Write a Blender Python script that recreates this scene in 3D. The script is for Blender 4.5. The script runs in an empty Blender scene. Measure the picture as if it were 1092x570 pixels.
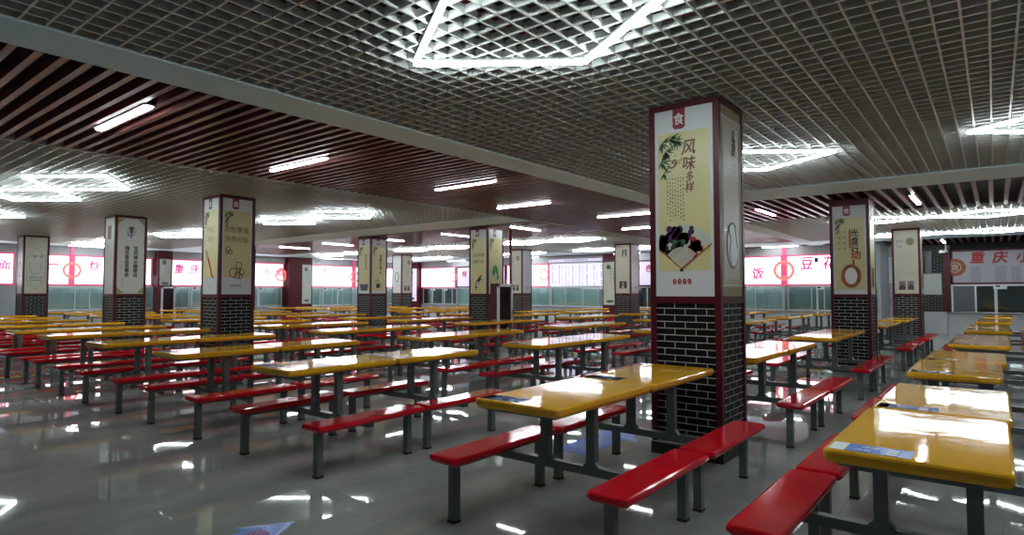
import bpy, math, random
from mathutils import Vector
random.seed(7)
C = bpy.context.scene.collection
S = bpy.context.scene

# ---------------------------------------------------------------- camera, world, exposure
cam_d = bpy.data.cameras.new('camera'); cam = bpy.data.objects.new('camera', cam_d); C.objects.link(cam)
cam_d.sensor_width = 36; cam_d.lens = 649.2 / 1092 * 36; cam_d.clip_start = 0.05; cam_d.clip_end = 200
cam.location = (0, 0, 1.38)
cam.rotation_euler = (math.radians(90 + 2.322), 0, math.radians(38.41))
S.camera = cam
w = bpy.data.worlds.new('world'); S.world = w; w.use_nodes = True
w.node_tree.nodes['Background'].inputs[0].default_value = (0.5, 0.6, 0.7, 1)
w.node_tree.nodes['Background'].inputs[1].default_value = 0.02
S.view_settings.view_transform = 'Standard'; S.view_settings.look = 'None'
S.view_settings.gamma = 1; S.view_settings.use_curve_mapping = False
S.view_settings.exposure = 1.0
S.cycles.max_bounces = 8; S.cycles.diffuse_bounces = 4; S.cycles.glossy_bounces = 4
S.cycles.use_denoising = True; S.cycles.sample_clamp_indirect = 6.0
HEX_LIGHT = 24.0      # hexagon style light strips
TUBE_LIGHT = 20.0     # single tube lights
SIGN_LIGHT = 1.6      # back-lit stall signs

# ---------------------------------------------------------------- materials
M = {}
def mat(name, col, rough=0.5, metal=0.0, coat=0.0, emit=None, es=0.0, noise=None, bump=None, spec=0.5):
    m = bpy.data.materials.new(name); m.use_nodes = True; M[name] = m
    nt = m.node_tree; b = nt.nodes['Principled BSDF']
    b.inputs['Base Color'].default_value = (*col, 1); b.inputs['Roughness'].default_value = rough
    b.inputs['Metallic'].default_value = metal; b.inputs['Coat Weight'].default_value = coat
    b.inputs['Coat Roughness'].default_value = 0.05; b.inputs['Specular IOR Level'].default_value = spec
    if emit:
        b.inputs['Emission Color'].default_value = (*emit, 1); b.inputs['Emission Strength'].default_value = es
    tc = nt.nodes.new('ShaderNodeTexCoord')
    if noise:   # (scale, second colour, amount)
        n = nt.nodes.new('ShaderNodeTexNoise'); n.inputs['Scale'].default_value = noise[0]; n.inputs['Detail'].default_value = 4
        nt.links.new(tc.outputs['Object'], n.inputs['Vector'])
        r = nt.nodes.new('ShaderNodeValToRGB'); r.color_ramp.elements[0].position = 0.35; r.color_ramp.elements[1].position = 0.7
        r.color_ramp.elements[0].color = (*col, 1); r.color_ramp.elements[1].color = (*noise[1], 1)
        nt.links.new(n.outputs['Fac'], r.inputs[0]); nt.links.new(r.outputs[0], b.inputs['Base Color'])
    if bump:    # (scale, strength)
        n = nt.nodes.new('ShaderNodeTexNoise'); n.inputs['Scale'].default_value = bump[0]; n.inputs['Detail'].default_value = 2
        nt.links.new(tc.outputs['Object'], n.inputs['Vector'])
        bp = nt.nodes.new('ShaderNodeBump'); bp.inputs['Strength'].default_value = bump[1]; bp.inputs['Distance'].default_value = 0.02
        nt.links.new(n.outputs['Fac'], bp.inputs['Height']); nt.links.new(bp.outputs[0], b.inputs['Normal'])
        if coat: nt.links.new(bp.outputs[0], b.inputs['Coat Normal'])
    return m
mat('yellow_gelcoat', (0.82, 0.43, 0.02), 0.055, coat=0.0, noise=(2.5, (0.76, 0.38, 0.02)), bump=(5.0, 0.06), spec=0.30)
mat('red_gelcoat', (0.62, 0.005, 0.014), 0.09, coat=0.1, noise=(4, (0.54, 0.004, 0.015)), bump=(5.0, 0.06), spec=0.35)
mat('frame_steel', (0.125, 0.15, 0.143), 0.38, metal=0.15, noise=(6, (0.095, 0.115, 0.11)))
mat('rubber', (0.008, 0.008, 0.008), 0.6)
mat('maroon_wood', (0.085, 0.004, 0.010), 0.38, noise=(5, (0.06, 0.003, 0.008)), spec=0.3)
mat('slat_wood', (0.22, 0.068, 0.062), 0.35, coat=0.2, noise=(3, (0.13, 0.028, 0.035)))
mat('grid_paint', (0.56, 0.585, 0.55), 0.32, metal=0.1)
mat('plenum', (0.012, 0.013, 0.015), 0.9, noise=(0.6, (0.007, 0.007, 0.009)))
mat('gypsum', (0.68, 0.89, 0.95), 0.6, noise=(0.4, (0.65, 0.86, 0.92)))
mat('wall_paint', (0.34, 0.36, 0.37), 0.5, noise=(0.5, (0.30, 0.32, 0.33)))
mat('counter_panel', (0.50, 0.51, 0.51), 0.3, noise=(0.7, (0.44, 0.46, 0.47)))
mat('steel', (0.55, 0.56, 0.57), 0.25, metal=0.9)
mat('alu', (0.62, 0.65, 0.66), 0.35, metal=0.6)
mat('poster_white', (0.60, 0.63, 0.63), 0.38, coat=0.06)
mat('poster_yellow', (0.60, 0.56, 0.27), 0.38, coat=0.06, noise=(3, (0.57, 0.52, 0.25)))
mat('poster_cream', (0.52, 0.50, 0.41), 0.38, coat=0.06, noise=(3, (0.48, 0.46, 0.38)))
mat('poster_pale', (0.47, 0.50, 0.44), 0.38, coat=0.06)
mat('ink_black', (0.012, 0.012, 0.012), 0.5)
mat('ink_gray', (0.14, 0.14, 0.13), 0.5)
mat('ink_red', (0.42, 0.02, 0.015), 0.5)
mat('ink_brown', (0.16, 0.05, 0.03), 0.5)
mat('ink_orange', (0.40, 0.10, 0.025), 0.5, noise=(14, (0.18, 0.04, 0.012)))
mat('ink_olive', (0.25, 0.22, 0.10), 0.5)
mat('ink_green', (0.02, 0.10, 0.035), 0.5)
mat('ink_bright_green', (0.02, 0.25, 0.07), 0.5)
mat('ink_purple', (0.07, 0.008, 0.08), 0.4, noise=(22, (0.02, 0.004, 0.02)))
mat('ink_dark', (0.03, 0.008, 0.014), 0.4, noise=(25, (0.10, 0.02, 0.03)))
mat('ink_crimson', (0.38, 0.006, 0.03), 0.4, noise=(25, (0.20, 0.003, 0.02)))
mat('ink_navy', (0.03, 0.045, 0.10), 0.4)
mat('ink_white', (0.75, 0.76, 0.76), 0.4)
mat('ink_photo', (0.045, 0.038, 0.045), 0.4)
mat('ink_mauve', (0.22, 0.14, 0.17), 0.4)
mat('badge_red', (0.22, 0.008, 0.02), 0.35)
mat('pipe_red', (0.35, 0.015, 0.02), 0.4)
mat('tube_hex', (0.9, 0.9, 0.9), 0.4, emit=(0.86, 0.96, 1.0), es=HEX_LIGHT)
mat('tube_single', (0.9, 0.9, 0.9), 0.4, emit=(0.90, 0.95, 1.0), es=TUBE_LIGHT)
mat('sign_lit', (0.8, 0.8, 0.8), 0.4, emit=(1.0, 0.93, 1.0), es=SIGN_LIGHT)
mat('sign_frame_lit', (0.5, 0.05, 0.12), 0.4, emit=(0.70, 0.10, 0.22), es=0.35)
mat('sign_text_lit', (0.5, 0.05, 0.2), 0.4, emit=(0.50, 0.06, 0.26), es=0.45)
mat('sign_dark_text_lit', (0.1, 0.05, 0.1), 0.4, emit=(0.22, 0.10, 0.18), es=0.8)
mat('emblem_lit', (0.6, 0.1, 0.1), 0.4, emit=(0.9, 0.18, 0.15), es=0.6)
mat('sign_lilac_glow', (0.45, 0.40, 0.52), 0.35, emit=(0.70, 0.62, 0.85), es=0.35)  # faint glow put into the colour; the lilac signs themselves are unlit
mat('sign_gray', (0.37, 0.37, 0.42), 0.35)
mat('led_face', (0.7, 0.7, 0.8), 0.4, emit=(0.85, 0.80, 1.0), es=0.50)
mat('led_text', (0.1, 0.05, 0.3), 0.4, emit=(0.30, 0.18, 0.55), es=0.25)
mat('kitchen_dark', (0.02, 0.023, 0.028), 0.6)
mat('kitchen_teal', (0.22, 0.33, 0.33), 0.5)
mat('shutter_dark', (0.09, 0.10, 0.11), 0.35, metal=0.2)
mat('shutter', (0.55, 0.66, 0.66), 0.35, metal=0.2)
mat('card_white', (0.7, 0.74, 0.74), 0.4)
mat('blue_vinyl', (0.05, 0.18, 0.66), 0.3, noise=(9, (0.06, 0.21, 0.70)))
mat('blue_sticker', (0.14, 0.27, 0.78), 0.22, coat=0.5)
mat('pale_sticker', (0.52, 0.55, 0.62), 0.22, coat=0.5)
mat('screen', (0.012, 0.004, 0.014), 0.12)
mat('blue_plastic', (0.03, 0.06, 0.4), 0.4)

def brick_material():
    m = bpy.data.materials.new('black_brick'); m.use_nodes = True; M['brick'] = m
    nt = m.node_tree; b = nt.nodes['Principled BSDF']
    uv = nt.nodes.new('ShaderNodeUVMap'); uv.uv_map = 'UVMap'
    t = nt.nodes.new('ShaderNodeTexBrick'); t.offset = 0.5
    t.inputs['Scale'].default_value = 1.0; t.inputs['Brick Width'].default_value = 0.185
    t.inputs['Row Height'].default_value = 0.0565; t.inputs['Mortar Size'].default_value = 0.0034
    t.inputs['Mortar Smooth'].default_value = 0.1; t.inputs['Bias'].default_value = -0.3
    t.inputs['Color1'].default_value = (0.004, 0.004, 0.005, 1); t.inputs['Color2'].default_value = (0.008, 0.007, 0.007, 1)
    t.inputs['Mortar'].default_value = (0.46, 0.48, 0.45, 1)
    nt.links.new(uv.outputs[0], t.inputs['Vector']); nt.links.new(t.outputs['Color'], b.inputs['Base Color'])
    b.inputs['Roughness'].default_value = 0.5; b.inputs['Specular IOR Level'].default_value = 0.15
    bp = nt.nodes.new('ShaderNodeBump'); bp.inputs['Strength'].default_value = 0.4; bp.inputs['Distance'].default_value = 0.004
    nt.links.new(t.outputs['Fac'], bp.inputs['Height']); nt.links.new(bp.outputs[0], b.inputs['Normal'])
    bp.invert = True
brick_material()

def floor_material():
    m = bpy.data.materials.new('polished_tile'); m.use_nodes = True; M['floor'] = m
    nt = m.node_tree; b = nt.nodes['Principled BSDF']
    tc = nt.nodes.new('ShaderNodeTexCoord')
    t = nt.nodes.new('ShaderNodeTexBrick'); t.offset = 0.0
    t.inputs['Scale'].default_value = 1.0; t.inputs['Brick Width'].default_value = 0.8; t.inputs['Row Height'].default_value = 0.8
    t.inputs['Mortar Size'].default_value = 0.0018; t.inputs['Mortar Smooth'].default_value = 0.0
    t.inputs['Color1'].default_value = (0.37, 0.395, 0.375, 1); t.inputs['Color2'].default_value = (0.40, 0.42, 0.40, 1)
    t.inputs['Mortar'].default_value = (0.29, 0.30, 0.285, 1)
    nt.links.new(tc.outputs['Object'], t.inputs['Vector'])
    n = nt.nodes.new('ShaderNodeTexNoise'); n.inputs['Scale'].default_value = 1.6; n.inputs['Detail'].default_value = 6
    n.inputs['Roughness'].default_value = 0.62
    mp = nt.nodes.new('ShaderNodeMapping'); mp.inputs['Scale'].default_value = (1.0, 0.45, 1)
    nt.links.new(tc.outputs['Object'], mp.inputs[0]); nt.links.new(mp.outputs[0], n.inputs['Vector'])
    r = nt.nodes.new('ShaderNodeValToRGB'); r.color_ramp.elements[0].position = 0.3; r.color_ramp.elements[1].position = 0.7
    r.color_ramp.elements[0].color = (0.62, 0.62, 0.62, 1); r.color_ramp.elements[1].color = (1.1, 1.1, 1.09, 1)
    nt.links.new(n.outputs['Fac'], r.inputs[0])
    mx = nt.nodes.new('ShaderNodeMix'); mx.data_type = 'RGBA'; mx.blend_type = 'MULTIPLY'; mx.inputs[0].default_value = 1
    nt.links.new(t.outputs['Color'], mx.inputs[6]); nt.links.new(r.outputs[0], mx.inputs[7])
    nt.links.new(mx.outputs[2], b.inputs['Base Color'])
    r2 = nt.nodes.new('ShaderNodeMapRange'); r2.inputs['To Min'].default_value = 0.012; r2.inputs['To Max'].default_value = 0.04
    nt.links.new(n.outputs['Fac'], r2.inputs['Value']); nt.links.new(r2.outputs[0], b.inputs['Roughness'])
    b.inputs['Specular IOR Level'].default_value = 0.5
    n2 = nt.nodes.new('ShaderNodeTexNoise'); n2.inputs['Scale'].default_value = 2.2; n2.inputs['Detail'].default_value = 1
    nt.links.new(tc.outputs['Object'], n2.inputs['Vector'])
    bp = nt.nodes.new('ShaderNodeBump'); bp.inputs['Strength'].default_value = 0.012; bp.inputs['Distance'].default_value = 0.02
    nt.links.new(n2.outputs['Fac'], bp.inputs['Height']); nt.links.new(bp.outputs[0], b.inputs['Normal'])
floor_material()

def glass_material():
    m = bpy.data.materials.new('tinted_glass'); m.use_nodes = True; M['glass'] = m
    nt = m.node_tree; nt.nodes.remove(nt.nodes['Principled BSDF'])
    out = nt.nodes['Material Output']
    g = nt.nodes.new('ShaderNodeBsdfGlossy'); g.inputs['Roughness'].default_value = 0.04; g.inputs['Color'].default_value = (0.8, 0.85, 0.85, 1)
    t = nt.nodes.new('ShaderNodeBsdfTransparent'); t.inputs['Color'].default_value = (0.85, 0.94, 0.93, 1)
    mx = nt.nodes.new('ShaderNodeMixShader'); mx.inputs[0].default_value = 0.16
    nt.links.new(t.outputs[0], mx.inputs[1]); nt.links.new(g.outputs[0], mx.inputs[2]); nt.links.new(mx.outputs[0], out.inputs['Surface'])
glass_material()

# ---------------------------------------------------------------- mesh helpers
class MB:
    def __init__(s): s.v = []; s.f = []; s.uv = []
    def poly(s, pts, uv=None):
        i = len(s.v); s.v += [tuple(p) for p in pts]; s.f.append(tuple(range(i, i + len(pts))))
        s.uv.append(uv or [(0, 0)] * len(pts))
    def box(s, x0, y0, z0, x1, y1, z1):
        i = len(s.v)
        s.v += [(x0,y0,z0),(x1,y0,z0),(x1,y1,z0),(x0,y1,z0),(x0,y0,z1),(x1,y0,z1),(x1,y1,z1),(x0,y1,z1)]
        for q, kind in (((0,3,2,1),'z'),((4,5,6,7),'z'),((0,1,5,4),'y'),((1,2,6,5),'x'),((2,3,7,6),'y'),((3,0,4,7),'x')):
            s.f.append(tuple(i + k for k in q)); u = []
            for k in q:
                p = s.v[i + k]
                u.append((p[0], p[1]) if kind == 'z' else ((p[0], p[2]) if kind == 'y' else (p[1], p[2])))
            s.uv.append(u)
        return s
    def slab(s, x0, y0, x1, y1, z0, z1, r=0.02, b=0.008, seg=4, flare=0.0):
        """rounded-corner slab; b = rounded top edge, flare = the underside drawn in"""
        def ring(inset, z):
            rr = max(r - inset * 0.5, 0.002); pts = []
            for cx, cy, a0 in ((x1-inset-rr, y0+inset+rr, -90), (x1-inset-rr, y1-inset-rr, 0), (x0+inset+rr, y1-inset-rr, 90), (x0+inset+rr, y0+inset+rr, 180)):
                for k in range(seg + 1):
                    a = math.radians(a0 + 90 * k / seg); pts.append((cx + rr*math.cos(a), cy + rr*math.sin(a), z))
            return pts
        rings = [ring(flare, z0), ring(0.0, z0 + (z1-z0)*0.35), ring(0, z1 - b), ring(b*0.3, z1 - b*0.3), ring(b, z1)]
        base = len(s.v); n = len(rings[0])
        for rg in rings: s.v += rg
        for k in range(len(rings) - 1):
            for j in range(n):
                a = base + k*n + j; c = base + k*n + (j+1) % n
                s.f.append((a, c, c + n, a + n)); s.uv.append([(0,0)]*4)
        s.f.append(tuple(base + j for j in reversed(range(n)))); s.uv.append([(0,0)]*n)
        s.f.append(tuple(base + (len(rings)-1)*n + j for j in range(n))); s.uv.append([(0,0)]*n)
        return s
    def bar(s, p, q, w, h):
        """rectangular bar between two points"""
        p = Vector(p); q = Vector(q); d = (q - p).normalized()
        up = Vector((0,0,1)) if abs(d.z) < 0.9 else Vector((0,1,0))
        a = d.cross(up).normalized() * (w/2); c = a.cross(d).normalized() * (h/2)
        i = len(s.v)
        for e in (p, q):
            for sa, sc in ((-1,-1),(1,-1),(1,1),(-1,1)): s.v.append(tuple(e + a*sa + c*sc))
        for q4 in ((0,3,2,1),(4,5,6,7),(0,1,5,4),(1,2,6,5),(2,3,7,6),(3,0,4,7)):
            s.f.append(tuple(i+k for k in q4)); s.uv.append([(0,0)]*4)
        return s
    def cyl(s, p, q, r, n=10, r2=None):
        p = Vector(p); q = Vector(q); d = (q-p).normalized(); r2 = r if r2 is None else r2
        up = Vector((0,0,1)) if abs(d.z) < 0.9 else Vector((1,0,0))
        a = d.cross(up).normalized(); c = d.cross(a); i = len(s.v)
        for e, rr in ((p, r), (q, r2)):
            for k in range(n):
                t = 2*math.pi*k/n; s.v.append(tuple(e + a*math.cos(t)*rr + c*math.sin(t)*rr))
        for k in range(n):
            s.f.append((i+k, i+(k+1)%n, i+n+(k+1)%n, i+n+k)); s.uv.append([(0,0)]*4)
        s.f.append(tuple(i+k for k in reversed(range(n)))); s.uv.append([(0,0)]*n)
        s.f.append(tuple(i+n+k for k in range(n))); s.uv.append([(0,0)]*n)
        return s
    def data(s, name, m):
        me = bpy.data.meshes.new(name); me.from_pydata(s.v, [], s.f)
        ul = me.uv_layers.new(name='UVMap'); k = 0
        for u in s.uv:
            for c in u: ul.data[k].uv = c; k += 1
        me.materials.append(M[m] if isinstance(m, str) else m); me.update(); return me
    def build(s, name, m, parent=None, smooth=False):
        me = s.data(name, m)
        if smooth:
            for p in me.polygons: p.use_smooth = True
        o = bpy.data.objects.new(name, me); C.objects.link(o)
        if parent: o.parent = parent
        return o
def tag(o, label=None, cat=None, group=None, kind=None):
    if label: o['label'] = label
    if cat: o['category'] = cat
    if group: o['group'] = group
    if kind: o['kind'] = kind
    return o
def empty(name, loc=(0,0,0), rz=0):
    o = bpy.data.objects.new(name, None); C.objects.link(o); o.location = loc; o.rotation_euler.z = rz
    o.empty_display_size = 0.1; return o
def box(name, m, x0, y0, z0, x1, y1, z1, parent=None): return MB().box(x0,y0,z0,x1,y1,z1).build(name, m, parent)
def struct(o): o['kind'] = 'structure'; return o

# text as mesh ------------------------------------------------------------------
_glyph = {}
def glyph(body, spacing=1.0):
    """vertices (centred, height ~1 per character cell) and faces of a line of text"""
    if body in _glyph: return _glyph[body]
    cu = bpy.data.curves.new('t', 'FONT'); cu.body = body; cu.align_x = 'CENTER'; cu.resolution_u = 2
    o = bpy.data.objects.new('t', cu); C.objects.link(o)
    dg = bpy.context.evaluated_depsgraph_get(); dg.update()
    me = bpy.data.meshes.new_from_object(o.evaluated_get(dg))
    v = [tuple(p.co) for p in me.vertices]; f = [tuple(p.vertices) for p in me.polygons]
    bpy.data.objects.remove(o); bpy.data.curves.remove(cu); bpy.data.meshes.remove(me)
    xs = [p[0] for p in v]; ys = [p[1] for p in v]
    cx = (min(xs)+max(xs))/2 if len(body) > 1 else 0.0; cy = 0.36; h = 0.88
    wd = max(xs)-min(xs)
    v = [((p[0]-cx)/h, (p[1]-cy)/h) for p in v]
    _glyph[body] = (v, f, wd/h); return _glyph[body]

class Face:
    """a flat panel: origin (lower left), u to the right, v up, n towards the viewer"""
    def __init__(s, o, u, v, n): s.o, s.u, s.v, s.n = Vector(o), Vector(u), Vector(v), Vector(n)
    def P(s, a, b, off): return tuple(s.o + s.u*a + s.v*b + s.n*off)
    def poly(s, mb, pts, off, th=0.0012):
        """thin sheet with real thickness"""
        n = len(pts); i = len(mb.v)
        for o_ in (off, off - th): mb.v += [s.P(a, b, o_) for a, b in pts]
        mb.f.append(tuple(i+k for k in range(n))); mb.uv.append(list(pts))
        mb.f.append(tuple(i+n+k for k in reversed(range(n)))); mb.uv.append([(0,0)]*n)
        for k in range(n):
            mb.f.append((i+k, i+n+k, i+n+(k+1)%n, i+(k+1)%n)); mb.uv.append([(0,0)]*4)
    def rect(s, mb, a0, b0, a1, b1, off, th=0.0012): s.poly(mb, [(a0,b0),(a1,b0),(a1,b1),(a0,b1)], off, th)
    def disc(s, mb, a, b, ra, rb, off, n=20, th=0.0012): s.poly(mb, [(a+ra*math.cos(2*math.pi*k/n), b+rb*math.sin(2*math.pi*k/n)) for k in range(n)], off, th)
    def ring(s, mb, a, b, ra, rb, wd, off, n=24):
        for k in range(n):
            t0 = 2*math.pi*k/n; t1 = 2*math.pi*(k+1)/n
            s.poly(mb, [(a+ra*math.cos(t0), b+rb*math.sin(t0)), (a+ra*math.cos(t1), b+rb*math.sin(t1)),
                        (a+(ra-wd)*math.cos(t1), b+(rb-wd)*math.sin(t1)), (a+(ra-wd)*math.cos(t0), b+(rb-wd)*math.sin(t0))], off)
    def text(s, mb, body, a, b, h, off, sx=1.0, slant=0.0, rot=0.0, bold=0.0):
        if bold:
            for k, (da, db) in enumerate(((-bold, 0), (bold, 0), (0, bold), (0, -bold))): s.text(mb, body, a + da*h, b + db*h, h, off + 0.0004*k, sx, slant, rot)
            return
        v, f, _ = glyph(body); i = len(mb.v); c_, s_ = math.cos(rot), math.sin(rot)
        for x, y in v:
            X = (x*sx + y*slant)*h; Y = y*h
            mb.v.append(s.P(a + X*c_ - Y*s_, b + X*s_ + Y*c_, off))
        for q in f: mb.f.append(tuple(i+k for k in q)); mb.uv.append([(0,0)]*len(q))
    def vtext(s, mb, body, a, b_top, h, off, pitch=1.15, sx=1.0, slant=0.0, bold=0.0):
        for k, ch in enumerate(body): s.text(mb, ch, a, b_top - h/2 - k*h*pitch, h, off, sx, slant, 0.0, bold)
    def stroke(s, mb, pts, wd, off):
        for k in range(len(pts)-1):
            (a0,b0),(a1,b1) = pts[k], pts[k+1]; dx, dy = a1-a0, b1-b0; L = math.hypot(dx,dy) or 1
            w0 = wd*(1-0.5*k/len(pts))/2; nx, ny = -dy/L*w0, dx/L*w0
            s.poly(mb, [(a0-nx,b0-ny),(a1-nx,b1-ny),(a1+nx,b1+ny),(a0+nx,b0+ny)], off)
    def lines(s, mb, a0, b0, a1, b1, n, off, vertical=True, th=0.006, fill=0.6, rng=random):
        """rows or columns of small unreadable print"""
        for k in range(n):
            t = (k+0.5)/n
            L = (b1-b0) if vertical else (a1-a0); p = 0.0
            while p < L*rng.uniform(0.85, 1.0):
                q = min(p + th*rng.uniform(0.8, 1.8), L)
                if vertical:
                    a = a0 + (a1-a0)*t; s.rect(mb, a-th/2, b1-q, a+th/2, b1-p, off)
                else:
                    b = b0 + (b1-b0)*t; s.rect(mb, a0+p, b-th/2, a0+q, b+th/2, off)
                p = q + th*rng.uniform(1.0, 2.0)

# ---------------------------------------------------------------- room shell
ZC = 3.0                         # underside of the ceiling finishes
XL, XR, YN, YB, YS = -25.5, 4.2, -3.2, 23.0, 25.0
XJ = -2.6                        # where the back wall steps back to the right-hand stall
struct(box('floor', 'floor', XL-3, YN-0.2, -0.1, XR+0.2, YS+3, 0.0))
struct(box('ceiling', 'plenum', XL-3, YN-0.2, 3.55, XR+0.2, YS+3, 3.65))
struct(box('wall_front', 'wall_paint', XL-0.2, YN-0.2, 0, XR+0.2, YN, 3.55))
struct(box('wall_right', 'wall_paint', XR, YN, 0, XR+0.2, YS+3, 3.55))

def grid(x0, x1, y0, y1, pitch=0.133, wd=0.013, h=0.05):
    mb = MB(); z0, z1 = ZC, ZC + h
    n = int((x1-x0)/pitch)
    for k in range(n+1):
        x = x0 + pitch*(k+0.02); mb.box(x-wd/2, y0, z0, x+wd/2, y1, z1)
    n = int((y1-y0)/pitch)
    for k in range(n+1):
        y = y0 + pitch*(k+0.3); mb.box(x0, y-wd/2, z0+0.001, x1, y+wd/2, z1-0.001)
    return struct(mb.build('ceiling_grid', 'grid_paint'))
def slats(x0, x1, y0, y1, along, pitch=0.144, wd=0.05, h=0.09):
    mb = MB()
    if along == 'x':
        n = int((y1-y0)/pitch)
        for k in range(n): y = y0 + pitch*(k+0.5); mb.box(x0, y-wd/2, ZC, x1, y+wd/2, ZC+h)
    else:
        n = int((x1-x0)/pitch)
        for k in range(n): x = x0 + pitch*(k+0.5); mb.box(x-wd/2, y0, ZC, x+wd/2, y1, ZC+h)
    return struct(mb.build('ceiling_slats', 'slat_wood'))
XA0, XA1 = -4.97, -4.51          # plain strip running away from the camera
XB = -8.15                       # burgundy slats between XB and XA0
Y1a, Y1b, Y2, Y3a, Y3b = 9.95, 11.03, 14.4, 20.9, 22.2
X4 = -24.3
grid(XA1, XR, YN, Y1a); grid(X4, XB, YN, Y1a)
slats(XB, XA0, YN, Y3a, 'x')
slats(XA1, XR, Y1b, Y2, 'y', pitch=0.2, wd=0.06); slats(X4, XB, Y1b, Y2, 'y', pitch=0.2, wd=0.06)
grid(XA1, XR, Y2, Y3a); grid(X4, XB, Y2, Y3a)
slats(XA1, XR, Y3b, YS, 'y', pitch=0.2, wd=0.06)
slats(XL, XA0, Y3b, YB, 'y', pitch=0.2, wd=0.06)
for a in ((XA0, YN, XA1, YS), (XA1, Y1a, XR, Y1b), (X4, Y1a, XB, Y1b), (XA1, Y3a, XR, Y3b), (XL, Y3a, XA0, Y3b), (XL, YN, X4, Y3a)):
    struct(box('ceiling_strip', 'gypsum', a[0], a[1], ZC-0.012, a[2], a[3], ZC+0.06))
for a in ((XB-0.02, YN, XB, Y3a),):
    struct(box('ceiling_strip', 'grid_paint', a[0], a[1], ZC-0.008, a[2], a[3], ZC+0.05))
# plumbing and ducts above the open grid
mb = MB()
mb.cyl((-2.9, YN, 3.42), (-2.9, 9.5, 3.42), 0.03); mb.cyl((-4, 2.4, 3.42), (0.1, 2.4, 3.42), 0.022); mb.cyl((-4, 4.2, 3.42), (0.1, 4.2, 3.42), 0.022)
tag(mb.build('sprinkler_pipe', 'pipe_red'), 'red sprinkler pipes seen through the open ceiling grid above the near pillar', 'pipe')
mb = MB(); mb.box(0.2, 4.0, 3.25, 0.9, 9.4, 3.53)
tag(mb.build('air_duct', 'steel'), 'grey air duct above the ceiling grid on the right', 'duct')

# ---------------------------------------------------------------- lights
def strip(mb_h, mb_t, p, q, z=ZC-0.03, w=0.030):
    mb_h.bar((*p, z+0.018), (*q, z+0.018), w+0.008, 0.016); mb_t.bar((*p, z), (*q, z), w, 0.022)
U = (0.955*1.2*0.835, 0.69); V = (0.96, -0.66)
def rhomb(x, y, sides='both', label=''):
    """angular light of 1.2 m strips; x, y = where the two rhombi meet"""
    t = empty('strip_light', (x, y, ZC-0.004)); tag(t, label, 'ceiling light', 'angular strip lights in the ceiling grid')
    u, v = (0.95, 0.70), (0.95, -0.62)
    segs = []
    if sides in ('both', 'left'):
        segs += [((0,0), (-u[0],-u[1])), ((0,0), (-v[0],-v[1])), ((-u[0],-u[1]), (-u[0]-v[0],-u[1]-v[1])), ((-v[0],-v[1]), (-u[0]-v[0],-u[1]-v[1]))]
    if sides in ('both', 'right'):
        segs += [((0,0), u), ((0,0), v), (u, (u[0]+v[0], u[1]+v[1])), (v, (u[0]+v[0], u[1]+v[1]))]
    for p, q in segs:
        d = Vector((q[0]-p[0], q[1]-p[1])).normalized()*0.012
        h = MB(); e = MB()
        h.bar((p[0]+d.x, p[1]+d.y, -0.008), (q[0]-d.x, q[1]-d.y, -0.008), 0.042, 0.016)
        e.bar((p[0]+d.x, p[1]+d.y, -0.028), (q[0]-d.x, q[1]-d.y, -0.028), 0.026, 0.020)
        ho = h.build('strip_housing', 'grid_paint', t); e.build('diffuser', 'tube_hex', ho)
rhomb(-1.24, 2.95, 'left', 'bright angular ceiling light overhead at the top centre of the picture')
rhomb(-1.36, 7.6, 'left', 'angular ceiling light half hidden behind the near pillar')
rhomb(1.72, 7.6, 'left', 'angular ceiling light at the right edge of the near ceiling grid')
rhomb(1.72, 2.95, 'left', 'angular ceiling light overhead to the right of the picture')
rhomb(-11.4, 2.95, 'both', 'crossing double angular ceiling light at the far left')
rhomb(-11.45, 7.6, 'both', 'crossing double angular ceiling light between the second pillar and the burgundy slats')
rhomb(-17.0, 2.95, 'both', 'angular ceiling light at the left edge nearer the left wall')
rhomb(-17.0, 7.6, 'both', 'double angular ceiling light seen between the two leftmost pillars')
rhomb(-22.2, 7.2, 'both', 'small distant angular ceiling light by the left wall signs')
rhomb(-1.05, 15.6, 'both', 'crossing angular ceiling light beyond the brick pillar on the right')
rhomb(-0.95, 20.05, 'both', 'farther crossing angular ceiling light on the right above the last pillar')
rhomb(3.6, 15.6, 'left', 'angular ceiling light in the right rear ceiling grid')
for x, nm in ((-11.0, 'in front of the menu board'), (-16.2, 'before the left corner signs'), (-21.4, 'near the rear left corner')):
    rhomb(x, 15.6, 'both', 'distant crossing ceiling light ' + nm + ', nearer row')
    rhomb(x + 0.2, 19.9, 'both', 'distant crossing ceiling light ' + nm + ', rear row')
def tube(x, y, along, label, L=1.22, grp='straight tube lights in the burgundy slats'):
    t = empty('tube_light', (x, y, ZC)); tag(t, label, 'ceiling light', grp)
    h = MB(); e = MB()
    if along == 'x': h.box(-L/2, -0.045, -0.012, L/2, 0.045, 0.004); e.box(-L/2+0.01, -0.026, -0.028, L/2-0.01, 0.026, -0.012)
    else: h.box(-0.045, -L/2, -0.012, 0.045, L/2, 0.004); e.box(-0.026, -L/2+0.01, -0.028, 0.026, L/2-0.01, -0.012)
    h.build('lamp_housing', 'ink_white', t); e.build('diffuser', 'tube_single', t)
ordn = ['nearest', 'second', 'third', 'fourth', 'fifth', 'sixth', 'seventh', 'eighth']
for k, (x, y) in enumerate(((-6.29, 2.13), (-6.85, 4.29), (-6.23, 6.70), (-6.82, 8.93), (-6.05, 11.37), (-6.82, 13.9), (-6.2, 16.4), (-6.8, 18.7))):
    tube(x, y, 'x', ordn[k] + ' straight tube light along the long burgundy slat ceiling')
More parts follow.
